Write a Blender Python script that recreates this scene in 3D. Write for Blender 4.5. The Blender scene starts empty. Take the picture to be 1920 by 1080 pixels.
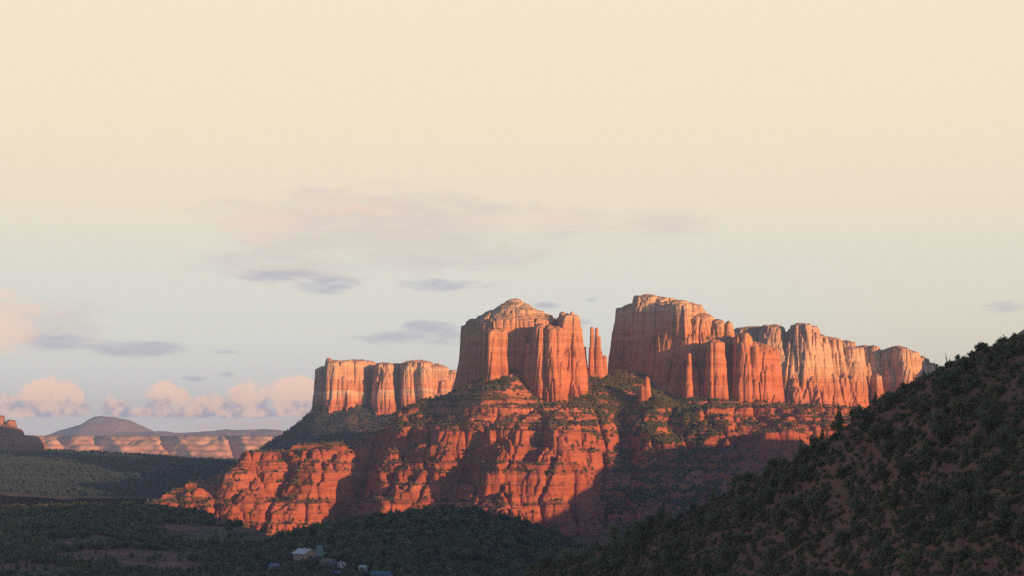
import bpy, math, random
import numpy as np
from math import radians as R

# ------------------------------------------------------------------ camera, sky, sun, exposure
C = bpy.context.scene.collection
scn = bpy.context.scene
F, HZ = 3583.0, 830.0            # focal length and horizon line of the 1920 x 1080 photograph, in its pixels

cam = bpy.data.cameras.new('camera')
camo = bpy.data.objects.new('camera', cam); C.objects.link(camo)
camo.location = (0, 0, 0); camo.rotation_euler = (R(90), 0, 0)
cam.sensor_width = 36; cam.lens = 36 * F / 1920; cam.shift_y = (HZ - 540) / 1920
cam.clip_start = 1; cam.clip_end = 90000
scn.camera = camo

SUN_EL, SUN_AZ = 7.8, 128.0       # degrees; azimuth clockwise from the view direction (+Y)
sx, sy, sz = (math.sin(R(SUN_AZ)) * math.cos(R(SUN_EL)), math.cos(R(SUN_AZ)) * math.cos(R(SUN_EL)), math.sin(R(SUN_EL)))
sun = bpy.data.lights.new('sun', 'SUN'); suno = bpy.data.objects.new('sun', sun); C.objects.link(suno)
sun.energy = 5.0; sun.angle = R(0.5); sun.color = (1.0, 0.46, 0.18)
suno.rotation_euler = (R(90 - SUN_EL), 0, R(180 - SUN_AZ))
scn.view_settings.view_transform = 'Standard'; scn.view_settings.look = 'None'
scn.view_settings.exposure = 0.75; scn.view_settings.gamma = 1
EXPO = 2 ** 0.75
scn.cycles.use_denoising = False
scn.cycles.max_bounces = 5; scn.cycles.diffuse_bounces = 3; scn.cycles.volume_bounces = 1; scn.cycles.glossy_bounces = 1
scn.cycles.sample_clamp_indirect = 4

def lin(c):
    return tuple((v / 255 / 12.92 if v / 255 < 0.04045 else ((v / 255 + 0.055) / 1.055) ** 2.4) for v in c)

class NT:                                                    # small helper for writing node trees
    def __init__(s, tree):
        s.t = tree; tree.nodes.clear()
    def n(s, kind, **kw):
        nd = s.t.nodes.new(kind)
        for k, v in kw.items(): setattr(nd, k, v)
        return nd
    def put(s, sock, v):
        if isinstance(v, bpy.types.NodeSocket): s.t.links.new(v, sock)
        else: sock.default_value = v
    def m(s, op, a, b=0.0, c=0.0):
        nd = s.n('ShaderNodeMath', operation=op)
        s.put(nd.inputs[0], a); s.put(nd.inputs[1], b); s.put(nd.inputs[2], c)
        return nd.outputs[0]
    def ss(s, v, a, b, lo=0.0, hi=1.0):
        nd = s.n('ShaderNodeMapRange', interpolation_type='SMOOTHSTEP')
        s.put(nd.inputs[0], v); s.put(nd.inputs[1], a); s.put(nd.inputs[2], b); s.put(nd.inputs[3], lo); s.put(nd.inputs[4], hi)
        return nd.outputs[0]
    def mix(s, f, a, b, mode='MIX'):
        nd = s.n('ShaderNodeMix', data_type='RGBA', blend_type=mode)
        s.put(nd.inputs[0], f)
        for sock, v in ((nd.inputs[6], a), (nd.inputs[7], b)):
            if isinstance(v, tuple) and len(v) == 3: v = (*v, 1)
            s.put(sock, v)
        return nd.outputs[2]
    def ramp(s, f, stops, interp='LINEAR'):
        nd = s.n('ShaderNodeValToRGB'); cr = nd.color_ramp; cr.interpolation = interp
        while len(cr.elements) < len(stops): cr.elements.new(0.5)
        for e, (p, col) in zip(cr.elements, stops): e.position = p; e.color = (*col, 1)
        s.put(nd.inputs[0], f); return nd.outputs[0]
    def noise(s, vec, scale, detail=4, rough=0.55, dim='3D', dist=0.0):
        nd = s.n('ShaderNodeTexNoise', noise_dimensions=dim)
        s.put(nd.inputs['Vector'], vec); nd.inputs['Scale'].default_value = scale
        nd.inputs['Detail'].default_value = detail; nd.inputs['Roughness'].default_value = rough
        nd.inputs['Distortion'].default_value = dist
        return nd.outputs[0]
    def comb(s, x, y, z):
        nd = s.n('ShaderNodeCombineXYZ'); s.put(nd.inputs[0], x); s.put(nd.inputs[1], y); s.put(nd.inputs[2], z); return nd.outputs[0]
    def sep(s, v):
        nd = s.n('ShaderNodeSeparateXYZ'); s.put(nd.inputs[0], v); return nd.outputs

def build_world():
    w = bpy.data.worlds.new('World'); scn.world = w; w.use_nodes = True
    g = NT(w.node_tree)
    STR = 0.1
    sky = g.n('ShaderNodeTexSky', sky_type='NISHITA', sun_disc=False)
    sky.sun_elevation = R(SUN_EL); sky.sun_rotation = R(SUN_AZ); sky.altitude = 1300; sky.dust_density = 2.0
    d = g.n('ShaderNodeTexCoord').outputs['Generated']
    x, y, z = g.sep(d)
    az = g.m('MULTIPLY', g.m('ARCTAN2', x, y), F)            # heading and height in the sky, both as angles
    el = g.m('MULTIPLY', g.m('ARCSINE', z), F)
    k = 1 / EXPO / STR
    cc = lambda c, m=1.05: tuple(v * k * m for v in lin(c))
    E = lambda py: (HZ - py)
    sc = 1200.0
    col = g.ramp(g.m('DIVIDE', el, sc), [(0, cc((232, 222, 220))), (.10, cc((228, 225, 217))), (.2, cc((226, 225, 213))),
              (.28, cc((228, 224, 210))), (.36, cc((238, 226, 202))), (.5, cc((243, 229, 199))), (.70, cc((244, 230, 200))), (1.0, cc((236, 226, 204)))])
    warm = g.ss(az, 150, 900)                                # the sky nearer the sun is creamier
    col = g.mix(g.m('MULTIPLY', warm, g.ss(el, 600, 60, 0, 0.75)), col, (*cc((238, 224, 196)), 1))
    # ---- clouds
    wp = g.noise(g.comb(g.m('MULTIPLY', az, .006), g.m('MULTIPLY', el, .012), 5.0), 1.0, 3, .5)
    nv = g.comb(g.m('MULTIPLY', az, .008), g.m('ADD', g.m('MULTIPLY', el, .034), g.m('MULTIPLY', wp, 1.6)), 0.0)
    n1 = g.noise(nv, 1.0, 7, .64)
    n2 = g.noise(g.comb(g.m('MULTIPLY', az, .028), g.m('MULTIPLY', el, .034), 3.0), 1.0, 6, .62)
    def blobs(lst):
        acc = None
        for (px, py, rx, ry, s) in lst:
            a = g.m('POWER', g.m('DIVIDE', g.m('SUBTRACT', az, px - 960.0), rx), 2.0)
            dy = g.m('SUBTRACT', el, E(py))
            b = g.m('POWER', g.m('DIVIDE', dy, ry), 2.0)
            v = g.m('MULTIPLY', g.m('SUBTRACT', 1.0, g.m('ADD', a, b)), s)
            acc = v if acc is None else g.m('MAXIMUM', acc, v)
        return acc
    veil = blobs([(700, 425, 380, 90, 1.2), (820, 480, 300, 46, 1), (540, 500, 220, 48, 1), (60, 610, 190, 66, 1), (1150, 425, 300, 44, .7)])
    vf = g.ss(g.m('ADD', veil, g.m('MULTIPLY', g.m('SUBTRACT', n1, .5), 2.6)), .1, 1.3)
    col = g.mix(g.m('MULTIPLY', vf, .62), col, (*cc((216, 203, 196)), 1))
    thin = blobs([(255, 656, 110, 17, 1), (290, 652, 70, 12, 1), (770, 636, 130, 16, 1), (810, 614, 65, 14, 1), (845, 628, 60, 14, 1), (610, 538, 75, 18, .9), (520, 520, 90, 14, .7),
                  (830, 535, 100, 14, .9), (370, 712, 26, 6, .9), (1025, 573, 30, 8, .9), (430, 704, 14, 7, .6), (420, 660, 30, 5, .5), (1110, 562, 16, 7, .5), (1080, 604, 40, 7, .5), (80, 645, 100, 16, .7), (1880, 590, 60, 14, .5)])
    tf = g.ss(g.m('ADD', thin, g.m('MULTIPLY', g.m('SUBTRACT', n1, .5), 3.8)), -.1, 1.1)
    col = g.mix(g.m('MULTIPLY', tf, .75), col, (*cc((186, 186, 200)), 1))
    # low cumulus bank: knobbly bright tops, flat grey-blue bases
    bank = blobs([(112, 752, 68, 46, 1.4), (25, 768, 70, 34, .8), (165, 772, 34, 20, .7), (228, 766, 42, 26, .9), (325, 748, 52, 36, 1.2), (395, 762, 50, 26, .9), (470, 748, 48, 38, 1.0), (555, 744, 64, 46, 1.3), (390, 775, 250, 15, 1.2), (70, 777, 130, 12, 1.1)])
    body = g.m('ADD', bank, g.m('MULTIPLY', g.m('SUBTRACT', n2, .5), 3.0))
    base = g.ss(el, E(789), E(780))
    bf = g.m('MULTIPLY', g.ss(body, .05, .75), base)
    n3 = g.noise(g.comb(g.m('MULTIPLY', az, .034), g.m('MULTIPLY', el, .034), 8.0), 1.0, 5, .6)
    lit = g.ss(g.m('ADD', g.m('ADD', n3, g.m('MULTIPLY', body, .10)), g.m('MULTIPLY', g.m('SUBTRACT', el, E(765)), .0055)), .37, .68)
    ccol = g.mix(lit, (*cc((182, 178, 200)), 1), (*cc((255, 212, 184), 1.24), 1))
    col = g.mix(g.m('MULTIPLY', bf, 1.0), col, ccol)
    low = blobs([(440, 800, 130, 12, 1), (520, 793, 60, 9, 1)])
    col = g.mix(g.m('MULTIPLY', g.ss(g.m('ADD', low, g.m('MULTIPLY', g.m('SUBTRACT', n2, .5), 2.4)), .1, .9), .7), col, (*cc((240, 208, 196)), 1))
    pink = blobs([(10, 628, 95, 55, 1.3), (50, 585, 120, 30, .7), (0, 565, 80, 20, .8), (490, 425, 130, 40, .6), (640, 395, 160, 26, .5), (1000, 415, 200, 16, .5)])
    col = g.mix(g.m('MULTIPLY', g.ss(g.m('ADD', pink, g.m('MULTIPLY', g.m('SUBTRACT', n1, .5), 2.2)), .1, 1.1), .8), col, (*cc((250, 219, 195), 1.08), 1))
    # overhead the clear evening sky takes over
    blue = g.mix(1.0, sky.outputs[0], (0.62, 0.76, 1.12, 1), 'MULTIPLY')
    side = g.ss(g.m('ABSOLUTE', az), 2300, 5200, 0, .7)         # bluer again to the sides and behind
    col = g.mix(g.m('MAXIMUM', side, g.ss(el, 900, 1700)), col, blue)
    col = g.mix(g.ss(el, 0, -40), col, (*cc((120, 105, 100)), 1))
    bg = g.n('ShaderNodeBackground'); g.put(bg.inputs[0], col); bg.inputs[1].default_value = STR
    o = g.n('ShaderNodeOutputWorld'); g.t.links.new(bg.outputs[0], o.inputs[0])
build_world()

# ------------------------------------------------------------------ helpers
def pt(px, py, D): return ((px - 960) / F * D, D, (HZ - py) / F * D)

_rng = np.random.default_rng(7)
_ang = _rng.random(4096) * 2 * np.pi
_GX, _GY = np.cos(_ang).astype(np.float32), np.sin(_ang).astype(np.float32)
def pn(x, y, seed=0):
    """gradient noise, about -1..1"""
    xi = np.floor(x); yi = np.floor(y)
    fx = (x - xi).astype(np.float32); fy = (y - yi).astype(np.float32)
    xi = xi.astype(np.int64); yi = yi.astype(np.int64)
    u = fx * fx * fx * (fx * (fx * 6 - 15) + 10); v = fy * fy * fy * (fy * (fy * 6 - 15) + 10)
    def gr(ax, ay, dx, dy):
        h = ((ax * 73856093) ^ (ay * 19349663) ^ (seed * 83492791 + 12345)); h = ((h ^ (h >> 13)) * 1274126177) & 0xFFFFFFFF
        h = (h ^ (h >> 16)) & 4095
        return _GX[h] * dx + _GY[h] * dy
    a = gr(xi, yi, fx, fy); b = gr(xi + 1, yi, fx - 1, fy); c = gr(xi, yi + 1, fx, fy - 1); e = gr(xi + 1, yi + 1, fx - 1, fy - 1)
    ab = a + u * (b - a); ce = c + u * (e - c)
    return 1.5 * (ab + v * (ce - ab))
def fbm(x, y, scale, octv=4, seed=0, gain=.5):
    s = 0; a = 1.0; f = 1 / scale
    for i in range(octv):
        s = s + a * pn(x * f, y * f, seed + i * 17); a *= gain; f *= 2.03
    return s
def ridged(x, y, scale, octv=3, seed=0):
    s = 0; a = 1.0; f = 1 / scale
    for i in range(octv):
        s = s + a * (1 - 2 * np.abs(pn(x * f, y * f, seed + i * 17))); a *= .5; f *= 2.03
    return s
def cell(x, y, scale, seed=0):
    """random plan cells: a value 0..1 per cell and the distance to the joint between cells (0 at the joint)"""
    x = x / scale; y = y / scale; xi = np.floor(x).astype(np.int64); yi = np.floor(y).astype(np.int64)
    d1 = np.full(x.shape, 9.0, np.float32); d2 = d1.copy(); val = np.zeros(x.shape, np.float32)
    for a in (-1, 0, 1):
        for b in (-1, 0, 1):
            cx = xi + a; cy = yi + b
            h = (cx * 73856093) ^ (cy * 19349663) ^ (seed * 83492791 + 777); h = ((h ^ (h >> 13)) * 1274126177) & 0xFFFFFFFF; h = h ^ (h >> 16)
            px = cx + (h & 1023) / 1023.0; py = cy + ((h >> 10) & 1023) / 1023.0
            d = np.hypot(px - x, py - y).astype(np.float32); k = d < d1
            d2 = np.where(k, d1, np.minimum(d2, d)); val = np.where(k, ((h >> 20) & 1023) / 1023.0, val); d1 = np.where(k, d, d1)
    return val, d2 - d1
def sst(v, a, b):
    t = np.clip((v - a) / (b - a), 0, 1); return t * t * (3 - 2 * t)

def ridge(X, Y, pts, slope=.5, r=8.0, back=None):
    """height of a ridge whose crest is a polyline of (x, y, z); back = another slope on the far side"""
    best = np.full(X.shape, -1e4, np.float32)
    for (x0, y0, z0), (x1, y1, z1) in zip(pts[:-1], pts[1:]):
        dx, dy = x1 - x0, y1 - y0; L2 = dx * dx + dy * dy
        t = np.clip(((X - x0) * dx + (Y - y0) * dy) / L2, 0, 1)
        ex, ey = X - x0 - t * dx, Y - y0 - t * dy
        d = np.sqrt(ex * ex + ey * ey + r * r) - r
        s = slope if back is None else np.where(ey > 0, back, slope)
        best = np.maximum(best, z0 + t * (z1 - z0) - s * d)
    return best
def smax(a, b, k):
    h = np.clip(.5 + .5 * (a - b) / k, 0, 1)
    return b + (a - b) * h + k * h * (1 - h)

def link(name, me, mat=None, parent=None, loc=None):
    o = bpy.data.objects.new(name, me); C.objects.link(o)
    if mat: me.materials.append(mat)
    if parent: o.parent = parent
    if loc: o.location = loc
    return o
def tag(o, label=None, cat=None, group=None, kind=None):
    if label: o['label'] = label
    if cat: o['category'] = cat
    if group: o['group'] = group
    if kind: o['kind'] = kind
    return o
def mesh_np(name, V, Q, smooth=True):
    """mesh from numpy vertices and quads or triangles"""
    me = bpy.data.meshes.new(name); V = np.ascontiguousarray(V, np.float32); Q = np.ascontiguousarray(Q, np.int32)
    k = Q.shape[1]
    me.vertices.add(len(V)); me.vertices.foreach_set('co', V.ravel())
    me.loops.add(Q.size); me.loops.foreach_set('vertex_index', Q.ravel())
    me.polygons.add(len(Q)); me.polygons.foreach_set('loop_start', np.arange(0, Q.size, k, dtype=np.int32))
    me.polygons.foreach_set('use_smooth', np.full(len(Q), smooth))
    me.update(); me.validate(); return me
class Grid:
    """a height field on a rectangular grid; kept for scattering plants too"""
    def __init__(s, x0, x1, y0, y1, dx, dy):
        s.xs = np.arange(x0, x1 + dx * .5, dx); s.ys = np.arange(y0, y1 + dy * .5, dy)
        s.dx, s.dy, s.x0, s.y0 = dx, dy, x0, y0
        s.X, s.Y = np.meshgrid(s.xs, s.ys)
        s.Z = None
    def at(s, x, y):
        i = np.clip((x - s.x0) / s.dx, 0, len(s.xs) - 1.001); j = np.clip((y - s.y0) / s.dy, 0, len(s.ys) - 1.001)
        i0 = i.astype(int); j0 = j.astype(int); fi = i - i0; fj = j - j0
        Z = s.Z
        return (Z[j0, i0] * (1 - fi) + Z[j0, i0 + 1] * fi) * (1 - fj) + (Z[j0 + 1, i0] * (1 - fi) + Z[j0 + 1, i0 + 1] * fi) * fj
    def slope(s):
        gy, gx = np.gradient(s.Z, s.dy, s.dx); return np.sqrt(gx * gx + gy * gy)
    def mesh(s, name, keep=None):
        ny, nx = s.X.shape
        idx = np.arange(nx * ny).reshape(ny, nx)
        Q = np.stack([idx[:-1, :-1], idx[:-1, 1:], idx[1:, 1:], idx[1:, :-1]], -1)
        if keep is not None:
            kq = keep[:-1, :-1] | keep[:-1, 1:] | keep[1:, 1:] | keep[1:, :-1]
            Q = Q[kq]
        Q = Q.reshape(-1, 4)
        V = np.stack([s.X, s.Y, s.Z], -1).reshape(-1, 3)
        if keep is not None:
            used = np.zeros(len(V), bool); used[Q.ravel()] = True
            re = np.cumsum(used) - 1; V = V[used]; Q = re[Q]
        return mesh_np(name, V, Q)

# ------------------------------------------------------------------ materials
def new_mat(name):
    m = bpy.data.materials.new(name); m.use_nodes = True
    return m, NT(m.node_tree)
def finish(g, col, rough=.95, normal=None, spec=.15):
    b = g.n('ShaderNodeBsdfPrincipled'); g.put(b.inputs['Base Color'], col); g.put(b.inputs['Roughness'], rough)
    b.inputs['Specular IOR Level'].default_value = spec
    if normal is not None: g.put(b.inputs['Normal'], normal)
    o = g.n('ShaderNodeOutputMaterial'); g.t.links.new(b.outputs[0], o.inputs[0])
def bump(g, h, dist, strength=1.0):
    nd = g.n('ShaderNodeBump'); g.put(nd.inputs['Height'], h); nd.inputs['Distance'].default_value = dist; nd.inputs['Strength'].default_value = strength
    return nd.outputs[0]
def rock_mat(name, stops, z0, z1, ledge=(.10, .085, .045), ledge_amt=.6, lay=1.0, bands=.34, stn=.34):
    """layered sandstone: colour by height, thin beds, vertical joint stains, scrub on the flat ledges"""
    m, g = new_mat(name)
    geo = g.n('ShaderNodeNewGeometry'); p = geo.outputs['Position']; nz = g.sep(geo.outputs['True Normal'])[2]
    x, y, z = g.sep(p)
    wob = g.noise(p, .012, 3)
    zz = g.m('ADD', z, g.m('MULTIPLY', g.m('SUBTRACT', wob, .5), 22.0))
    t = g.m('DIVIDE', g.m('SUBTRACT', zz, z0), z1 - z0)
    col = g.ramp(t, stops)
    beds = g.noise(g.comb(g.m('MULTIPLY', x, .010), g.m('MULTIPLY', y, .010), g.m('MULTIPLY', z, .30 * lay)), 1.0, 5, .65)
    big = g.noise(g.comb(g.m('MULTIPLY', x, .006), g.m('MULTIPLY', y, .006), g.m('MULTIPLY', z, .07 * lay)), 1.0, 3, .5)
    stain = g.noise(g.comb(g.m('MULTIPLY', x, .075), g.m('MULTIPLY', y, .075), g.m('MULTIPLY', z, .016)), 1.0, 5, .6)
    col = g.mix(bands, col, g.mix(g.ss(beds, .3, .7), g.mix(1.0, col, (.62, .52, .48, 1), 'MULTIPLY'), g.mix(1.0, col, (1.25, 1.38, 1.45, 1), 'MULTIPLY')))
    col = g.mix(.5, col, g.mix(g.ss(big, .35, .65), g.mix(1.0, col, (.72, .62, .6, 1), 'MULTIPLY'), g.mix(1.0, col, (1.15, 1.2, 1.2, 1), 'MULTIPLY')))
    col = g.mix(g.m('MULTIPLY', g.ss(stain, .52, .78), stn), col, g.mix(1.0, col, (.45, .36, .36, 1), 'MULTIPLY'))
    veg = g.noise(p, .11, 5, .7)
    flat = g.m('MULTIPLY', g.ss(nz, .55, .85), g.ss(veg, .42, .62))
    col = g.mix(g.m('MULTIPLY', flat, ledge_amt), col, (*ledge, 1))
    h = g.m('ADD', g.m('MULTIPLY', beds, 2.2), g.m('MULTIPLY', stain, .9))
    h = g.m('ADD', h, g.m('MULTIPLY', g.noise(p, .5, 4, .6), .7))
    finish(g, col, .95, bump(g, h, 1.1, .8))
    return m
RED = (.42, .150, .080); DEEP = (.37, .125, .070); ORG = (.48, .22, .12); BUF = (.53, .37, .24); PALE = (.55, .41, .28)
M_cath = rock_mat('red_and_buff_sandstone', [(0, DEEP), (.28, RED), (.52, (.45, .185, .10)), (.597, ORG), (.604, (.50, .25, .16)), (.614, ORG), (.72, (.50, .26, .15)), (.82, BUF), (.92, PALE), (1, (.45, .37, .26))], 0, 235)
M_slope = rock_mat('red_ledge_sandstone', [(0, (.30, .095, .055)), (.4, DEEP), (.62, (.31, .10, .058)), (.75, DEEP), (1, (.42, .165, .095))], -150, 80, ledge=(.13, .09, .045), ledge_amt=.62, bands=.5, stn=.6)
M_far = rock_mat('distant_sandstone', [(0, RED), (.35, ORG), (.55, BUF), (.8, (.52, .35, .24)), (1, (.44, .33, .24))], 40, 200)
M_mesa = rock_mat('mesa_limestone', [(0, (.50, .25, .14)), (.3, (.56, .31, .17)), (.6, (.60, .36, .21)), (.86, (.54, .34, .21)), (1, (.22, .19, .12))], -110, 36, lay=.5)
M_court = rock_mat('courthouse_sandstone', [(0, RED), (.25, ORG), (.4, PALE), (.43, ORG), (.75, BUF), (1, (.52, .32, .19))], 60, 195)

def ground_mat(name, soil, grass, scale=.05, steep=None):
    m, g = new_mat(name)
    p = g.n('ShaderNodeNewGeometry').outputs['Position']
    a = g.noise(p, scale, 6, .65); b = g.noise(p, scale * 7, 5, .7)
    col = g.mix(g.ss(a, .40, .60), (*soil, 1), (*grass, 1))
    col = g.mix(.7, col, g.mix(g.ss(b, .3, .7), g.mix(1.0, col, (.5, .5, .5, 1), 'MULTIPLY'), g.mix(1.0, col, (1.3, 1.25, 1.2, 1), 'MULTIPLY')))
    if steep: col = g.mix(g.ss(g.sep(g.n('ShaderNodeNewGeometry').outputs['True Normal'])[2], .86, .74), col, (*steep, 1))
    finish(g, col, 1.0, bump(g, b, 1.0, .8), .05)
    return m
M_fin = rock_mat('shade_fin_rock', [(0, (.20, .12, .10)), (.6, (.26, .15, .12)), (1, (.30, .17, .13))], -40, 50)  # rock dulled to brown, the fin's shade put into its colour
M_ground = ground_mat('valley_earth', (.20, .10, .065), (.085, .085, .045), .012)
M_knoll = ground_mat('knoll_earth', (.10, .065, .045), (.07, .075, .04), .03)
M_hill = ground_mat('red_hill_earth', (.135, .074, .05), (.085, .09, .055), .045, (.30, .145, .095))
M_flat = ground_mat('meadow_earth', (.32, .15, .12), (.13, .125, .075), .02)
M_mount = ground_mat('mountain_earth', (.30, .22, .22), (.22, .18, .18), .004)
M_talus = ground_mat('talus_earth', (.10, .075, .06), (.05, .065, .05), .02)  # kept dark and slightly blue, so the earth colour carries the valley's shade

# ------------------------------------------------------------------ land: Cathedral slope
PT = lambda lst: [pt(*a) for a in lst]
def terrace(z, tab):
    s = np.array([a for a, b in tab], float); h = np.array([b for a, b in tab], float)
    o = np.interp(z, s, h)
    o = np.where(z < s[0], h[0] + (z - s[0]), o); return np.where(z > s[-1], h[-1] + (z - s[-1]), o)

def line_x(x, lst):
    """foot line: depth and height as functions of x"""
    p = sorted(PT(lst)); xs = [q[0] for q in p]
    return np.interp(x, xs, [q[1] for q in p]), np.interp(x, xs, [q[2] for q in p])
def along(X, Y, lst, taper=.25):
    """distance to a polyline given in photograph points, and 1 along it with tapered ends"""
    p = PT(lst); seg = [math.dist(p[i][:2], p[i + 1][:2]) for i in range(len(p) - 1)]; tot = sum(seg)
    bd = np.full(X.shape, 1e6, np.float32); bt = np.zeros(X.shape, np.float32); acc = 0
    for i, L in enumerate(seg):
        (x0, y0, _), (x1, y1, _) = p[i], p[i + 1]
        t = np.clip(((X - x0) * (x1 - x0) + (Y - y0) * (y1 - y0)) / (L * L), 0, 1)
        d = np.hypot(X - x0 - t * (x1 - x0), Y - y0 - t * (y1 - y0)); k = d < bd
        bd = np.where(k, d, bd); bt = np.where(k, (acc + t * L) / tot, bt); acc += L
    return bd, sst(bt, 0, taper) if taper else np.ones(X.shape)
FOOT = [(150, 1010, 2440), (290, 938, 2520), (380, 892, 2590), (440, 862, 2640), (500, 842, 2680), (560, 832, 2710), (650, 817, 2750), (740, 781, 2790), (800, 758, 2825), (862, 727, 2850), (910, 704, 2838), (955, 692, 2835),
        (1000, 735, 2790), (1048, 757, 2778), (1066, 735, 2825), (1100, 705, 2880), (1150, 696, 2895), (1200, 702, 2885), (1240, 732, 2850), (1270, 748, 2825), (1340, 750, 2800), (1460, 757, 2800), (1620, 772, 2800), (1760, 790, 2800)]
SPURS = [  # points, height (negative cuts a gully), half width
    ([(1040, 752, 2790), (1075, 790, 2710), (1080, 850, 2610), (1040, 930, 2490)], 22, 60),
    ([(930, 740, 2820), (890, 790, 2730), (840, 850, 2620), (700, 960, 2430)], 20, 55),
    ([(660, 825, 2740), (610, 860, 2640), (540, 930, 2500), (480, 985, 2410)], 14, 50),
    ([(510, 850, 2680), (455, 890, 2580), (420, 950, 2480)], 16, 40),
    ([(985, 785, 2740), (920, 850, 2620), (860, 890, 2540), (790, 940, 2450)], -15, 24),
    ([(760, 800, 2770), (690, 860, 2640), (620, 920, 2520), (575, 985, 2420)], -12, 24),
    ([(700, 850, 2660), (660, 890, 2580), (630, 930, 2500)], -8, 16),
    ([(560, 860, 2650), (520, 910, 2540)], -8, 16),
    ([(1135, 740, 2850), (1165, 800, 2740), (1180, 870, 2610), (1120, 960, 2470)], -20, 34),
    ([(1215, 735, 2830), (1235, 780, 2740), (1225, 860, 2620)], 16, 26),
    ([(1330, 765, 2780), (1310, 810, 2690), (1260, 880, 2580)], 16, 34),
    ([(1400, 770, 2770), (1390, 830, 2660)], -14, 22),
    ([(1490, 775, 2780), (1480, 820, 2690), (1450, 870, 2600)], 14, 40),
    ([(1575, 785, 2780), (1590, 830, 2700)], -10, 14),
    ([(1020, 800, 2690), (990, 850, 2600), (985, 900, 2520)], -8, 12),
]
TAB = [(-160, -172), (-118, -124), (-110, -108), (-102, -104), (-93, -84), (-72, -70), (-65, -56), (-60, -54), (-53, -40), (-30, -22), (-23, -4), (-16, 1), (-8, 26), (30, 38), (62, 62), (66, 69), (140, 140)]
def cath_soft(X, Y):
    x = X + 16 * fbm(X, Y, 110, 3, 5); y = Y + 14 * fbm(X, Y, 110, 3, 9)
    yc, zc = line_x(x, FOOT)
    zc = .3 * zc + .7 * np.interp(zc, [b for a, b in TAB], [a for a, b in TAB])   # so that the crest stands at its own height after the ledges are cut
    d = yc - y
    T = zc - np.where(d > 0, .47 * d, -.02 * d * 0 + .25 * (-d) * (-1) * 0 + .12 * (-d))
    T = np.where(x < -190, np.where(d < 0, zc + .45 * d, T), T)
    for lst, h, w in SPURS:
        dd, tp = along(x, y, lst)
        T = T + h * tp * np.exp(-(dd / w) ** 2)
    return T
G_slope = Grid(-640, 760, 2300, 3060, 1.25, 1.1)
def build_slope():
    X, Y = G_slope.X, G_slope.Y
    T = cath_soft(X, Y)
    yc, zc = line_x(X, FOOT); front = sst(yc - Y, 5, 70)
    left = sst(X, -150, -230)
    amp = sst(T, 60, 30) * (1 - left * (1 - front))
    qx = X + 6 * fbm(X, Y, 40, 2, 51); qy = Y + 6 * fbm(X, Y, 40, 2, 52)
    c1, e1 = cell(qx, qy * .36, 40, 53); c2, e2 = cell(qx, qy * .5, 15, 54); c3, e3 = cell(X, Y, 7, 55)
    N = 5 * ridged(X, Y, 90, 2, 31) + 2 * ridged(X, Y, 30, 2, 33) + 1.2 * fbm(X, Y, 9, 3, 37) + 6 * (c1 - .5) + 2.5 * (c2 - .5) + 1.0 * (c3 - .5) + 9 * (np.clip(1 - np.exp(-e1 * 6), 0, .9) - .6) + 2.5 * (1 - np.exp(-e2 * 6) - .65)
    T = T + N * (.2 + .8 * amp)
    bowl = sst(X, 85, 130) * sst(X, 330, 240)               # the bowl between the buttes is soft scree, not cliffs
    mixw = (.72 + .2 * fbm(X, Y, 130, 2, 57)) * (1 - .8 * bowl) * (1 - .7 * left * (1 - front))
    Z = terrace(T + 7 * fbm(X, Y, 160, 2, 41), TAB) * mixw + T * (1 - mixw)
    for per, wgt, sd in ((13.0, .5, 61), (4.6, .6, 62)):    # level beds weathered into small steps
        f = (Z + 2.5 * fbm(X, Y, 120, 2, sd)) / per; fl = np.floor(f); fr = f - fl
        Z = Z + wgt * per * (sst(fr, .36, .64) - fr) * (1 - .6 * bowl) * (.55 + .45 * np.clip(1.5 * fbm(X, Y, 55, 2, sd + 5), -1, 1))
    Z = Z + .3 * fbm(X, Y, 4, 2, 47)
    Z = np.where((X < -600) | (Y < 2320), Z - 3, Z)
    G_slope.Z = Z.astype(np.float32)
    o = link('red_rock_slope', G_slope.mesh('red_rock_slope', Z > -172), M_slope)
    tag(o, 'red sandstone slope of ledges and gullies below the buttes', 'slope', kind='structure')
build_slope()

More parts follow.
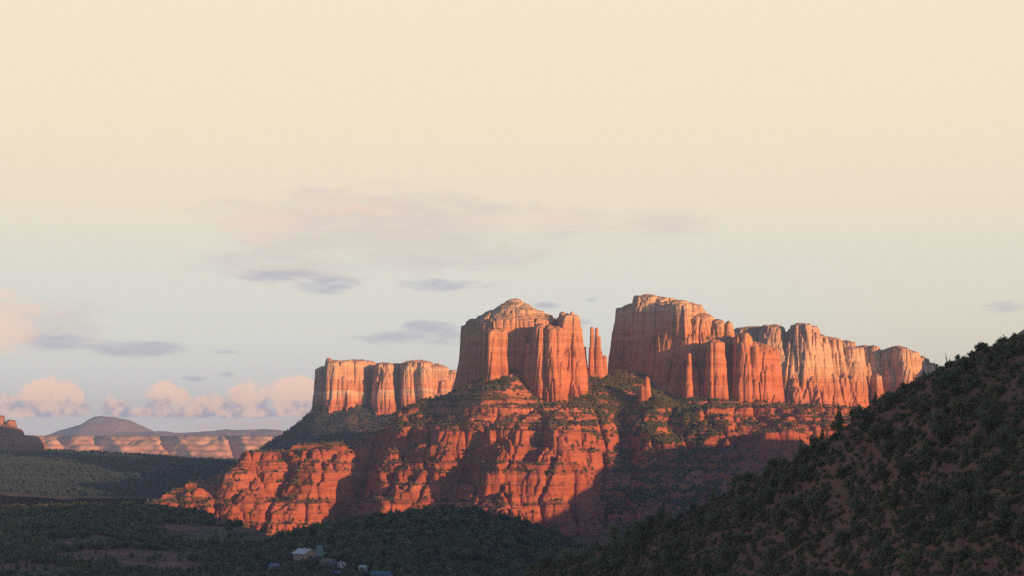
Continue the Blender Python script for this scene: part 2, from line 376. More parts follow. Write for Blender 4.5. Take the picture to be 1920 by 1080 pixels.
# ------------------------------------------------------------------ rock buttes
def butte(name, label, cat, cols, res, seed, mat, jag=1.0, ground=None, pad=60, beds=1.0, floor=None, pieces=None, layer=7.0):
    """cols: (px, half width m, D, half depth m, top py, dome m, wall slope, turn deg, squareness)"""
    P = []
    for c in cols:
        px, a, D, b, py, dome, s, rot, n = c
        x, y, z = pt(px, py, D); P.append((x, y, z, a, b, dome, s, R(rot), n))
    x0 = min(p[0] - max(p[3], p[4]) for p in P) - pad; x1 = max(p[0] + max(p[3], p[4]) for p in P) + pad
    y0 = min(p[1] - max(p[3], p[4]) for p in P) - pad; y1 = max(p[1] + max(p[3], p[4]) for p in P) + pad * .4
    G = Grid(x0, x1, y0, y1, *res); X, Y = G.X, G.Y
    wx = jag * (4.5 * fbm(X, Y, 60, 2, seed) + 1.6 * fbm(X, Y, 18, 2, seed + 3)); wy = jag * (5.0 * fbm(X, Y, 60, 2, seed + 5) + 1.6 * fbm(X, Y, 18, 2, seed + 7))
    c1, e1 = cell(X + wx, Y + wy, 30, seed); c2, e2 = cell(X + .6 * wx, Y + .6 * wy, 11, seed + 1); c3, e3 = cell(X, Y, 4.5, seed + 2)
    rib = jag * (4.6 * (c1 - .5) + 1.2 * (c2 - .5) + .45 * (c3 - .5) + 3.0 * np.exp(-e1 * 14) + 1.2 * np.exp(-e2 * 7) + .8 * ridged(X, Y, 34, 2, seed + 11) + .5 * fbm(X, Y, 3.5, 2, seed + 15))
    Z = np.full(X.shape, -1e3, np.float32)
    for (cx, cy, zt, a, b, dome, s, rot, n) in P:
        k = min(1.0, min(a, b) / 16.0)                       # thin spires are roughened less than broad walls
        ux, uy = math.cos(rot), math.sin(rot)
        xx = X + wx * k - cx; yy = Y + wy * k - cy
        u = xx * ux + yy * uy; v = -xx * uy + yy * ux
        q = (np.abs(u / a) ** n + np.abs(v / b) ** n) ** (1 / n)
        d = (q - 1) * min(a, b) + rib * k
        du = np.maximum(d, 0)
        h_ = 15 if s > 0 else 20; s_ = abs(s)             # caps of low pitch sit on the walls: past their rim they fall steeply
        drop = s * du if s >= 2 else np.where(s_ * du < h_, s_ * du, h_ + 13 * (du - h_ / s_))
        prof = zt - dome * np.clip(q, 0, 1) ** 2.2 - drop + k * (1.6 * fbm(X, Y, 14, 3, seed + 21) + 2.2 * (c2 - .5) + 1.2 * (c3 - .5)) * (d < 0)
        Z = np.maximum(Z, prof)
    # beds: steps of uneven thickness, stronger in the caps
    th = layer * (1 + .25 * fbm(X, Y, 220, 1, seed + 31))
    ph = Z / th * 2 * np.pi
    Z = Z + beds * (.32 * np.sin(ph) + .2 * np.sin(ph * 2.37 + 1.3))
    G.Z = Z.astype(np.float32)
    base = ground(X, Y) if ground is not None else np.full(X.shape, floor)
    o = link(name, G.mesh(name, Z > base - 6), mat)
    tag(o, label, cat)
    return G
gslope = lambda X, Y: np.where((X > -630) & (X < 750) & (Y > 2310) & (Y < 3050), G_slope.at(X, Y), -20)

W = 20  # degrees: the left butte's front is turned toward the sun
G_left = butte('rock_butte', 'big domed red sandstone butte left of the thin spires, with a peaked cap', 'butte', [
    (948, 60, 2918, 62, 601, 7, 18, 18, 5), (972, 50, 2908, 54, 588, 5, 14, 18, 4.5),       # main block
    (966, 46, 2905, 48, 580, 6, .75, 18, 2.4), (966, 30, 2900, 32, 573, 5, .8, 10, 2.2), (967, 13, 2898, 15, 561, 5, .55, 0, 2.2),
    (886, 9, 2950, 14, 598, 3, 5, 0, 2.4),
    (930, 15, 2836, 22, 616, 8, 14, 18, 3.5), (985, 20, 2858, 22, 600, 6, 12, 15, 3),
    (1010, 11, 2815, 24, 607, 9, 13, 10, 2.8), (1030, 10, 2812, 24, 609, 8, 13, 5, 2.8), (1046, 8, 2820, 24, 612, 6, 12, 0, 2.8), (994, 6, 2818, 10, 640, 3, 12, 10, 3),
    (1040, 18, 2795, 16, 706, 9, 6, 0, 2.6), (1020, 14, 2800, 12, 716, 9, 6, 0, 2.6),
    (1064, 13, 2862, 26, 590, 4, 9, 8, 3.5), (1055, 5.5, 2860, 8, 585, 3, 6, 0, 2.2), (1072, 3, 2850, 5, 584, 1.5, 9, 0, 2.2), (1076, 9, 2858, 22, 612, 4, 8, 5, 3),
    ], (.8, .7), 101, M_cath, 1.0, gslope)
G_spire = butte('rock_spire', 'pair of thin red rock spires with lower pinnacles standing in the saddle', 'spire', [
    (1110, 3.0, 2885, 4.5, 613, 1.5, 60, 0, 3), (1108.5, 4.4, 2885, 6, 650, 3, 30, 0, 3), (1119, 2.7, 2884, 4.5, 614, 1.5, 60, 0, 3), (1121.5, 4.0, 2884, 5.5, 630, 2, 30, 0, 3), (1125, 3.8, 2884, 6, 656, 3, 18, 0, 3),
    (1134, 3.2, 2886, 5, 666, 2, 16, 0, 3), (1127, 7, 2888, 9, 690, 5, 3, 0, 2.5), (1097, 1.9, 2890, 3, 650, 1, 26, 0, 3), (1097, 3.2, 2890, 4, 672, 2, 8, 0, 3), (1112, 9, 2890, 10, 692, 5, 2, 0, 2.5),
    ], (.4, .4), 151, M_cath, .8, gslope, pad=22, beds=.35)
G_right = butte('rock_butte', 'broad red sandstone butte right of the thin spires, with lit right buttresses', 'butte', [
    (1235, 74, 2937, 34, 569, 6, 15, -46, 5),
    (1216, 20, 2945, 26, 553, 5, -4, -30, 2.6), (1245, 20, 2940, 24, 558, 5, -2.5, -30, 2.6), (1183, 9, 2975, 10, 570, 4, -5, 0, 2.6),
    (1272, 24, 2918, 36, 563, 8, 6, -30, 3), (1300, 18, 2908, 34, 573, 11, 5, -25, 2.8), (1322, 14, 2895, 30, 588, 10, 6, -20, 2.8), (1345, 11, 2885, 20, 598, 9, 5, 0, 2.6), (1365, 7, 2880, 16, 602, 8, 5, 0, 2.4), (1345, 36, 2880, 30, 628, 9, 9, -10, 3),
    (1341, 13, 2830, 22, 638, 8, 13, 0, 3), (1352, 7, 2826, 16, 668, 6, 12, 0, 3), (1292, 4, 2840, 16, 662, 3, 13, -8, 3), (1281, 3, 2838, 10, 697, 2, 12, 0, 3), (1302, 5, 2845, 16, 690, 3, 12, 0, 3),
    (1390, 15, 2832, 26, 624, 10, 12, 0, 2.8), (1408, 13, 2836, 26, 642, 8, 11, 0, 2.8), (1427, 13, 2842, 26, 655, 8, 9, 0, 2.8), (1444, 9, 2850, 24, 684, 6, 7, 0, 2.8), (1405, 40, 2870, 30, 640, 14, 8, 0, 3),
    (1212, 4, 2790, 5, 706, 3, 10, 0, 2.5), (1204, 4, 2790, 5, 722, 3, 8, 0, 2.5),
    ], (.8, .7), 201, M_cath, 1.0, gslope)

far_cols = []
rr = random.Random(3)
for (px, a, D, b, py, dome) in [(1398, 26, 3330, 60, 615, 5), (1420, 24, 3330, 50, 614, 4), (1447, 22, 3290, 55, 611, 6), (1470, 26, 3300, 60, 624, 6), (1489, 14, 3270, 40, 616, 5), (1503, 20, 3255, 45, 607, 5), (1518, 15, 3265, 45, 611, 5),
        (1530, 22, 3290, 60, 628, 7), (1548, 24, 3350, 60, 634, 6), (1572, 24, 3400, 60, 640, 6), (1600, 16, 3330, 40, 650, 5), (1622, 20, 3390, 50, 648, 5), (1640, 20, 3420, 50, 660, 5), (1660, 14, 3370, 40, 655, 4), (1681, 11, 3340, 40, 650, 4),
        (1690, 24, 3380, 50, 658, 6), (1708, 24, 3400, 50, 668, 6), (1727, 26, 3420, 50, 680, 8), (1750, 30, 3440, 60, 694, 9),
        (1455, 22, 3245, 26, 660, 9), (1480, 18, 3235, 24, 668, 9), (1512, 20, 3225, 26, 655, 8), (1540, 14, 3235, 24, 684, 9), (1555, 12, 3240, 24, 700, 9), (1603, 10, 3300, 18, 676, 6), (1612, 8, 3295, 14, 695, 5), (1641, 7, 3290, 14, 700, 5), (1675, 12, 3320, 20, 690, 6), (1437, 16, 3225, 24, 676, 8)]:
    far_cols.append((px, a, D, b, py, dome, rr.uniform(5, 9), rr.uniform(-12, 12), 2.8))
G_far = butte('rock_cliff', 'pale orange cliff wall receding behind the right butte', 'cliff', far_cols, (1.1, 1.1), 251, M_far, .95, None, 70, 1.4, 40)

court = []
for (px, a, D, b, py, dome, s) in [(612, 20, 4330, 60, 688, 5, 14), (617, 8, 4310, 12, 671, 5, 4), (640, 36, 4310, 80, 677, 5, 14), (672, 34, 4350, 80, 676, 5, 13), (700, 22, 4390, 70, 688, 5, 12), (722, 22, 4300, 60, 681, 6, 13), (745, 26, 4360, 70, 683, 5, 12),
        (786, 34, 4310, 70, 676, 8, 11), (812, 32, 4330, 70, 683, 10, 9), (838, 30, 4350, 70, 694, 12, 7), (868, 34, 4370, 70, 708, 14, 6), (632, 12, 4245, 20, 684, 6, 13), (610, 8, 4270, 14, 712, 5, 13), (764, 14, 4250, 20, 686, 6, 12), (796, 16, 4245, 20, 690, 7, 12), (655, 10, 4245, 16, 715, 6, 10), (724, 12, 4250, 16, 700, 6, 11), (834, 16, 4270, 20, 712, 8, 9)]:
    court.append((px, a, D, b, py, dome, s, rr.uniform(-8, 8), 3))
G_court = butte('rock_butte', 'flat topped butte far behind the left shoulder of the red slope', 'butte', court, (1.3, 1.3), 301, M_court, 1.3, None, 70, 1.3, 60)

# left edge: small rock fin in shade
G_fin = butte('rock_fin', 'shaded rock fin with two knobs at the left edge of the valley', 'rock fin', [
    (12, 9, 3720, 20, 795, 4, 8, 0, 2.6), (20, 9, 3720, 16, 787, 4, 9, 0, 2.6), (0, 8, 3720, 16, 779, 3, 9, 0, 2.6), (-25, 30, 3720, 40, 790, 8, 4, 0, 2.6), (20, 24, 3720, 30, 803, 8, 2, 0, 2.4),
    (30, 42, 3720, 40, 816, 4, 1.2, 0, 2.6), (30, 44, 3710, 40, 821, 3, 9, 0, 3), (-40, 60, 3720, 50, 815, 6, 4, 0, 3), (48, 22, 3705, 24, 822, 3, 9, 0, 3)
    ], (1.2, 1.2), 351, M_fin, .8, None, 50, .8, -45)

# ------------------------------------------------------------------ hills and valley
def hill(name, label, G, Z, mat, keep=None, cat='hill'):
    G.Z = Z.astype(np.float32)
    o = link(name, G.mesh(name, keep), mat); tag(o, label, cat, kind='structure'); return o

# wide valley floor out to the horizon, as one sheet
def valley_z(X, Y):
    z = -128 - .004 * np.clip(Y - 1500, 0, 4000) * 0
    z = z + 30 * fbm(X, Y, 900, 3, 61) * sst(Y, 500, 2500) + 4 * fbm(X, Y, 90, 3, 67)
    z = z + sst(Y, 4200, 8000) * 40
    return z
def build_ground():
    xs = np.concatenate([np.linspace(-13000, -3000, 24), np.linspace(-2800, 2800, 281), np.linspace(3000, 13000, 24)])
    ys = np.concatenate([np.linspace(-3000, 900, 30), np.linspace(920, 5000, 205), np.linspace(5200, 12000, 50), np.linspace(12500, 18000, 12)])
    X, Y = np.meshgrid(xs, ys); Z = valley_z(X, Y)
    ny, nx = X.shape; idx = np.arange(nx * ny).reshape(ny, nx)
    Q = np.stack([idx[:-1, :-1], idx[:-1, 1:], idx[1:, 1:], idx[1:, :-1]], -1).reshape(-1, 4)
    o = link('ground', mesh_np('ground', np.stack([X, Y, Z], -1).reshape(-1, 3), Q), M_ground)
    tag(o, 'wide valley floor of red earth and scrub reaching the horizon', 'ground', kind='structure')
build_ground()

# slope of the valley on the left, rising to the rock fin
G_lv = Grid(-1500, 300, 2650, 5200, 6, 6)
_lv = PT([(-400, 836, 4050), (30, 845, 3760), (75, 851, 3800), (120, 874, 3950), (200, 879, 4150), (300, 883, 4300), (400, 880, 4400), (480, 876, 4400), (560, 872, 4400)])
Zlv = ridge(G_lv.X, G_lv.Y, _lv, .055, 60, .15)
Zlv = smax(Zlv, ridge(G_lv.X, G_lv.Y, _lv[:4], .40, 15), 8) + 3.5 * fbm(G_lv.X, G_lv.Y, 110, 4, 71)
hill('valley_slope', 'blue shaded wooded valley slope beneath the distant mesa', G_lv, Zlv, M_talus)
# talus skirt of the far butte
G_ct = Grid(-720, 100, 3700, 4420, 4, 4)
_yc, _zc = line_x(G_ct.X + 8 * fbm(G_ct.X, G_ct.Y, 60, 2, 74), [(300, 960, 4200), (400, 905, 4220), (490, 845, 4230), (540, 808, 4240), (600, 765, 4250), (660, 757, 4262), (720, 768, 4262), (800, 765, 4265), (900, 760, 4270)])
Zct = _zc - np.where(G_ct.Y < _yc, .45 * (_yc - G_ct.Y), .1 * (G_ct.Y - _yc)) + 4.5 * ridged(G_ct.X, G_ct.Y, 70, 3, 75)
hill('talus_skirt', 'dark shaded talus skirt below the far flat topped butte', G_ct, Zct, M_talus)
# wooded meadow at lower left
G_fl = Grid(-560, 60, 700, 1800, 4, 4)
_yc, _zc = line_x(G_fl.X + 10 * fbm(G_fl.X, G_fl.Y, 80, 2, 76), [(-300, 957, 1650), (0, 955, 1640), (120, 951, 1640), (300, 952, 1620), (360, 960, 1590), (400, 968, 1560), (450, 985, 1500), (500, 1002, 1460), (560, 1030, 1400)])
Zfl = _zc - np.where(G_fl.Y < _yc, .040 * (_yc - G_fl.Y), .25 * (G_fl.Y - _yc)) + 1.2 * fbm(G_fl.X, G_fl.Y, 60, 4, 77)
hill('meadow', 'pale meadow with red earth clearings at lower left', G_fl, Zfl, M_flat)
# wooded knoll with the houses
G_kn = Grid(-330, 200, 820, 1700, 3, 3)
_yc, _zc = line_x(G_kn.X + 8 * fbm(G_kn.X, G_kn.Y, 70, 2, 80), [(300, 1110, 1300), (430, 1062, 1330), (500, 1022, 1360), (560, 1000, 1380), (640, 978, 1400), (720, 965, 1420), (800, 957, 1430), (880, 960, 1440), (960, 978, 1440), (1040, 1006, 1450), (1120, 1046, 1460)])
Zkn = _zc - np.where(G_kn.Y < _yc, .10 * (_yc - G_kn.Y), .35 * (G_kn.Y - _yc)) + 2.0 * fbm(G_kn.X, G_kn.Y, 60, 4, 81)
hill('wooded_knoll', 'dark wooded knoll with a few houses in the middle foreground', G_kn, Zkn, M_knoll)
# near hill on the right, its crest running on outside the frame
CREST = [(2200, 470, 440), (2060, 540, 445), (1920, 628, 450), (1830, 668, 460), (1745, 702, 470), (1640, 780, 490), (1560, 835, 510), (1500, 872, 525), (1420, 908, 545), (1280, 968, 575), (1180, 1008, 600), (1050, 1052, 630), (960, 1090, 660), (800, 1170, 690)]
_nh = PT(CREST)
G_nh = Grid(-60, 330, 190, 760, 1.2, 1.2)
def near_z(X, Y):
    yc, zc = line_x(X + 5 * fbm(X, Y, 50, 2, 83), CREST)
    d = yc - Y; d = np.sqrt(d * d + 100) * np.sign(d)
    z = zc + 3 - np.where(d > 0, .31 * d, -.5 * d)
    z = z + 2.0 * fbm(X, Y, 45, 4, 85) * sst(z, -80, -30) + .5 * ridged(X, Y, 9, 3, 87)
    f = (z + 2.0 * fbm(X, Y, 40, 2, 89)) / 3.4; fr = f - np.floor(f)
    return z + 3.4 * (sst(fr, .36, .64) - fr) * np.clip(.35 + 1.3 * fbm(X, Y, 32, 3, 90), 0, 1)
hill('near_hill', 'dark scrubby red earth hillside rising to the right', G_nh, near_z(G_nh.X, G_nh.Y), M_hill)
# unseen ridge added beyond the right edge, crests shaped to cast the valley's shade
G_or = Grid(250, 2900, 150, 6200, 20, 20)
_or = [(330, 480, 58), (480, 500, 110), (741, 500, 190), (800, 800, 137), (850, 1100, 130), (850, 1350, 95), (840, 1650, 55), (835, 1780, 36), (835, 1890, 42), (835, 1985, 62), (835, 2120, 102), (820, 2235, 86), (800, 2310, 44), (720, 2400, 5)]
_or2 = [(1060, 3330, 290), (1200, 3600, 310), (1500, 4200, 340), (1800, 5200, 340)]  # second added crest, high enough to shade the skirt of the far butte
Zor = np.maximum(ridge(G_or.X, G_or.Y, _or, .45, 40), ridge(G_or.X, G_or.Y, _or2, .8, 60)) + 6 * fbm(G_or.X, G_or.Y, 150, 4, 91)
hill('ridge', 'unseen ridge added right of the view to shade the valley', G_or, Zor, M_hill, Zor > -160)
# distant mesa and mountains
G_me = Grid(-3300, 700, 8700, 10400, 9, 9)
def mesa_z(X, Y):
    top = pt(0, 817.5, 9300)[2]
    gl = 210 * np.maximum(0, 1 - 3.4 * np.abs(pn((X + .45 * (Y - 9250) + 30 * fbm(X, Y, 300, 2, 94)) / 330, X * 0 + 3.3, 93))) + 60 * ridged(X + .45 * (Y - 9250), X * 0 + 1.3, 900, 1, 96) + 40 * ridged(X, Y, 160, 2, 95)
    d = (9250 - Y) + gl * .7                               # distance in front of the rim
    z = top - np.where(d > 0, np.minimum(d * .42, 400), 0)
    z = z + 5 * np.sin(z / 26 * 6.283) * (d > 0) + 3 * fbm(X, Y, 60, 3, 97)
    return z
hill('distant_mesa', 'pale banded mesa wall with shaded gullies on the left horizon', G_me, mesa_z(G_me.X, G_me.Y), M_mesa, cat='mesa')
def far_mountain(name, label, crest, D, back):
    pts = PT([(a, b, D) for a, b in crest])
    xs = [p[0] for p in pts]
    G = Grid(min(xs) - 300, max(xs) + 300, D - 1800, D + back, 40, 40)
    yc, zc = line_x(G.X, [(a, b, D) for a, b in crest])
    Z = zc - np.where(G.Y < yc, .22 * (yc - G.Y), .3 * (G.Y - yc)) + 10 * ridged(G.X, G.Y, 420, 4, 99)
    hill(name, label, G, Z, M_mount, cat='mountain')
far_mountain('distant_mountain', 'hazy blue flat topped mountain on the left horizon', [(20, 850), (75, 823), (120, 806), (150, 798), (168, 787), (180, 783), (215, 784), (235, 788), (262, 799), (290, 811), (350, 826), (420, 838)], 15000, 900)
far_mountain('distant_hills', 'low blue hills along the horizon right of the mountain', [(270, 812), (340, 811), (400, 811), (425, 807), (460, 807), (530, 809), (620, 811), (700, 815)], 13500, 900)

# ------------------------------------------------------------------ trees and scrub
def leaf_mat(name, c0, c1):
    m, g = new_mat(name)
    oi = g.n('ShaderNodeObjectInfo'); p = g.n('ShaderNodeNewGeometry').outputs['Position']
    n = g.m('ADD', g.m('MULTIPLY', g.noise(p, .9, 3, .6), .5), g.m('MULTIPLY', g.noise(p, .022, 4, .6), .6))
    col = g.mix(g.ss(g.m('ADD', g.m('MULTIPLY', oi.outputs['Random'], .6), g.m('MULTIPLY', n, .6)), .25, .95), (*c0, 1), (*c1, 1))
    b = g.n('ShaderNodeBsdfDiffuse'); g.put(b.inputs[0], col)
    t = g.n('ShaderNodeBsdfTranslucent'); g.put(t.inputs[0], col); mx = g.n('ShaderNodeMixShader'); mx.inputs[0].default_value = .35
    g.t.links.new(b.outputs[0], mx.inputs[1]); g.t.links.new(t.outputs[0], mx.inputs[2])
    o = g.n('ShaderNodeOutputMaterial'); g.t.links.new(mx.outputs[0], o.inputs[0]); return m
M_leaf = leaf_mat('juniper_leaf', (.125, .160, .088), (.27, .27, .150))
M_scrub = leaf_mat('scrub_leaf', (.14, .155, .09), (.28, .265, .155))
M_shadeleaf = leaf_mat('shade_blue_leaf', (.055, .11, .115), (.10, .155, .155))  # darker, bluer leaf copy: the valley's blue shade put into the colour
M_bark, _g = new_mat('bark'); finish(_g, _g.mix(_g.noise(_g.n('ShaderNodeNewGeometry').outputs['Position'], 3.0), (.06, .045, .035, 1), (.16, .125, .10, 1)), .95)
M_dead, _g = new_mat('dead_wood'); finish(_g, _g.mix(_g.noise(_g.n('ShaderNodeNewGeometry').outputs['Position'], 3.0), (.16, .14, .12, 1), (.30, .27, .24, 1)), .95)

def crown_mesh(name, seed, lobes, n, leaf):
    """foliage as many leaf-sized faces clustered round lobes (x, y, z, rx, ry, rz)"""
    r = np.random.default_rng(seed); L = np.array(lobes)
    w = (L[:, 3] * L[:, 4] * L[:, 5]) ** .7; w /= w.sum()
    k = r.choice(len(L), n, p=w)
    d = r.normal(size=(n, 3)); d /= np.linalg.norm(d, axis=1)[:, None]
    rad = r.random(n) ** .38 * (1 + .22 * r.normal(size=n))
    c = L[k, :3] + d * rad[:, None] * L[k, 3:6]
    c[:, 2] = np.maximum(c[:, 2], .05)
    a = r.normal(size=(n, 3)) + d * .3; a /= np.linalg.norm(a, axis=1)[:, None]
    b = np.cross(a, r.normal(size=(n, 3))); b /= np.linalg.norm(b, axis=1)[:, None]
    s1 = leaf * (.5 + r.random(n))[:, None]; s2 = s1 * (.45 + .4 * r.random(n))[:, None]
    V = np.stack([c - a * s1, c + b * s2 - a * s1 * .1, c + a * s1, c - b * s2 + a * s1 * .1], 1).reshape(-1, 3)
    return mesh_np(name, V, np.arange(4 * n).reshape(n, 4), False)
def limb_mesh(name, limbs, sides=6):
    """tapered limbs: each a list of (x, y, z, radius)"""
    V = []; Q = []
    for lb in limbs:
        base = len(V)
        for (x, y, z, r) in lb:
            for k in range(sides):
                a = 2 * math.pi * k / sides; V.append((x + r * math.cos(a), y + r * math.sin(a), z))
        for i in range(len(lb) - 1):
            for k in range(sides):
                p = base + i * sides; k2 = (k + 1) % sides
                Q.append((p + k, p + k2, p + sides + k2, p + sides + k))
    return mesh_np(name, np.array(V), np.array(Q))
def lobed(seed, h, w, kind):
    r = random.Random(seed); out = []
    if kind == 'round':                                      # juniper: several uneven heads, foliage nearly to the ground
        for i in range(8):
            a = r.random() * 6.28; q = r.uniform(.1, .55) * w * .5; z = r.uniform(.22, .78) * h
            rr_ = r.uniform(.22, .36) * w * (1 - .25 * z / h); out.append((q * math.cos(a), q * math.sin(a), z, rr_, rr_, rr_ * r.uniform(.7, 1.0)))
        out.append((r.uniform(-.1, .1) * w, r.uniform(-.1, .1) * w, .8 * h, .2 * w, .2 * w, .2 * h))
    elif kind == 'cone':                                     # pinyon or cypress: tapering tiers
        for i in range(9):
            t = i / 8; z = (.12 + .82 * t) * h; q = (1 - t) * .22 * w; a = r.random() * 6.28
            rr_ = w * (.42 * (1 - t) + .07) * r.uniform(.8, 1.15); out.append((q * math.cos(a), q * math.sin(a), z, rr_, rr_, h * .10))
    elif kind == 'sparse':                                   # wind-worn pine: a few separate tufts on bare limbs
        for i in range(5):
            a = r.random() * 6.28; q = r.uniform(.15, .45) * w; z = r.uniform(.45, .95) * h
            out.append((q * math.cos(a), q * math.sin(a), z, .17 * w, .17 * w, .07 * h))
    else:                                                    # low shrub
        for i in range(5):
            a = r.random() * 6.28; q = r.uniform(0, .3) * w
            out.append((q * math.cos(a), q * math.sin(a), r.uniform(.25, .55) * h, .3 * w, .3 * w, .35 * h))
    return out
def trunk_for(name, lobes, h):
    limbs = [[(0, 0, -.4, .17), (.05, .02, .25 * h, .13), (0, .06, .55 * h, .08), (.03, 0, .85 * h, .03)]]
    for (x, y, z, *_r) in lobes[:5]:
        limbs.append([(0, 0, max(.1, z - .35 * h), .07), (x * .5, y * .5, z - .12 * h, .05), (x, y, z, .02)])
    return limb_mesh(name, limbs)
KINDS = []                                                   # (object name, category word, crown mesh, trunk mesh, nominal height)
for i in range(5):
    lb = lobed(11 + i, 4.0, 4.4, 'round'); KINDS.append(('juniper_tree', crown_mesh('crown', 31 + i, lb, 950, .22), trunk_for('trunk', lb, 4.0), 4.0, 'juniper'))
for i in range(3):
    lb = lobed(51 + i, 5.0, 3.4, 'cone'); KINDS.append(('pinyon_tree', crown_mesh('crown', 61 + i, lb, 850, .21), trunk_for('trunk', lb, 5.0), 5.0, 'pinyon pine'))
for i in range(2):
    lb = lobed(71 + i, 4.2, 3.0, 'sparse'); KINDS.append(('sparse_pine', crown_mesh('crown', 81 + i, lb, 260, .17), trunk_for('trunk', lb, 4.2), 4.2, 'sparse pine'))
for k in KINDS: k[1].materials.append(M_leaf); k[2].materials.append(M_bark)
SHRUBS = []
for i in range(3):
    me = crown_mesh('low_shrub', 91 + i, lobed(95 + i, 1.3, 2.0, 'shrub'), 170, .17); me.materials.append(M_scrub); SHRUBS.append(me)

crown_objs = {}
def tree(kind, x, y, z, sc, rz, label, group=None, cat='tree', lean=(0, 0)):
    name, cm, tm, h, word = KINDS[kind]
    r = bpy.data.objects.new(name, None); C.objects.link(r); r.empty_display_size = .5
    r.location = (x, y, z); r.rotation_euler = (lean[0], lean[1], rz); r.scale = (sc * .97, sc * .97, sc)
    tag(r, label, cat, group)
    c = link('crown', cm, None, r); link('trunk', tm, None, r)
    crown_objs.setdefault(kind, c)
    return r
def px_of(x, y, z): return 960 + x / y * F, HZ - z / y * F
rs = np.random.default_rng(5)
near_label = {'juniper': 'bushy dark green juniper on the red earth of the near right hillside',
              'pinyon pine': 'pointed dark green pinyon pine on the near right hillside'}
near_group = {'juniper': 'junipers on the near hillside', 'pinyon pine': 'pinyon pines on the near hillside'}
# the trees that stand out against the sky or the sunlit rock along the hill's edge
def on_hill(px, D=None):
    x = (px - 960) / F; yy = np.arange(300, 740, 1.0); zz = G_nh.at(x * yy, yy); e = zz / yy
    i = int(np.argmax(e)); return x * yy[i], yy[i], float(zz[i])
NEAR = []
for (px, kind, sc, lab) in [(1572, 5, 1.45, 'tallest dark conifer on the hill edge against the red cliff'), (1754, 8, .80, 'thin sparse pine on the hill skyline right of the pale cliff end'),
        (1795, 1, .72, 'bushy tree on the hill skyline right of the bare dead snag'), (1838, 2, .75, 'rounded tree alone on the middle of the hill skyline'),
        (1879, 9, .62, 'small leaning pine high on the hill skyline'), (1900, 3, .6, 'shaggy tree highest on the hill skyline at the right edge'),
        (1640, 6, .95, 'narrow conifer on the hill edge below the pale cliff'), (1527, 0, 1.0, 'dark round tree on the hill edge left of the tallest conifer'), (1598, 4, 1.05, 'broad tree on the hill edge right of the tallest conifer'), (1440, 7, 1.15, 'pointed tree on the lower hill edge in front of the shaded bowl')]:
    x, y, z = on_hill(px); sc *= .72 if px > 1620 else .9; tree(kind, x, y - 1, z - .15, sc, px * .7, lab, lean=(0, -.35) if px == 1879 else (0, 0)); NEAR.append((x, y, 2.0))
x, y, z = on_hill(1775)
sn = bpy.data.objects.new('dead_snag', None); C.objects.link(sn); sn.location = (x, y, z); tag(sn, 'bare dead tree snag on the hill skyline', 'dead tree')
link('trunk', limb_mesh('trunk', [[(0, 0, -.4, .20), (.05, 0, 1.2, .13), (-.15, 0, 2.6, .07), (-.35, 0, 3.6, .02)], [(0, 0, .9, .08), (.4, .1, 1.5, .05), (.75, .1, 1.7, .015)], [(-.05, 0, 1.7, .06), (-.5, 0, 2.2, .03), (-.7, 0, 2.3, .012)]]), M_dead, sn)
cand = []
N = 9000
xs = rs.uniform(-40, 200, N); ys = rs.uniform(230, 660, N); zs = G_nh.at(xs, ys)
dens = fbm(xs, ys, 40, 3, 201)
for x, y, z, dn in zip(xs, ys, zs, dens):
    px, py = px_of(x, y, z)
    if not (-30 < px - 960 < 1010 and py < 1120): continue
    yc, zc = line_x(x, CREST)
    if y > yc + 3: continue
    if dn < -.55: continue
    sc = (.42 + .95 * rs.random() ** 1.7) * (1.0 + .1 * dn)
    if y > yc - 14 and px > 1560: sc = min(sc, .34 + .18 * rs.random())
    rad = 1.9 * sc
    if any((x - a) ** 2 + (y - b) ** 2 < (rad * .62 + q * .62) ** 2 for a, b, q in NEAR): continue
    NEAR.append((x, y, rad)); cand.append((sc / y, x, y, z, sc))
cand.sort(reverse=True)
n_big = 289
for (_, x, y, z, sc) in cand[:n_big]:
    kind = int(rs.choice([0, 1, 2, 3, 4, 5, 6, 7], p=[.17, .17, .17, .17, .16, .06, .05, .05])); w = KINDS[kind][4]
    tree(kind, x, y, z - .15, sc * rs.uniform(.9, 1.1), rs.random() * 6.28, near_label[w], near_group[w])
rest = [(x, y, z, sc) for (_, x, y, z, sc) in cand[n_big:]]

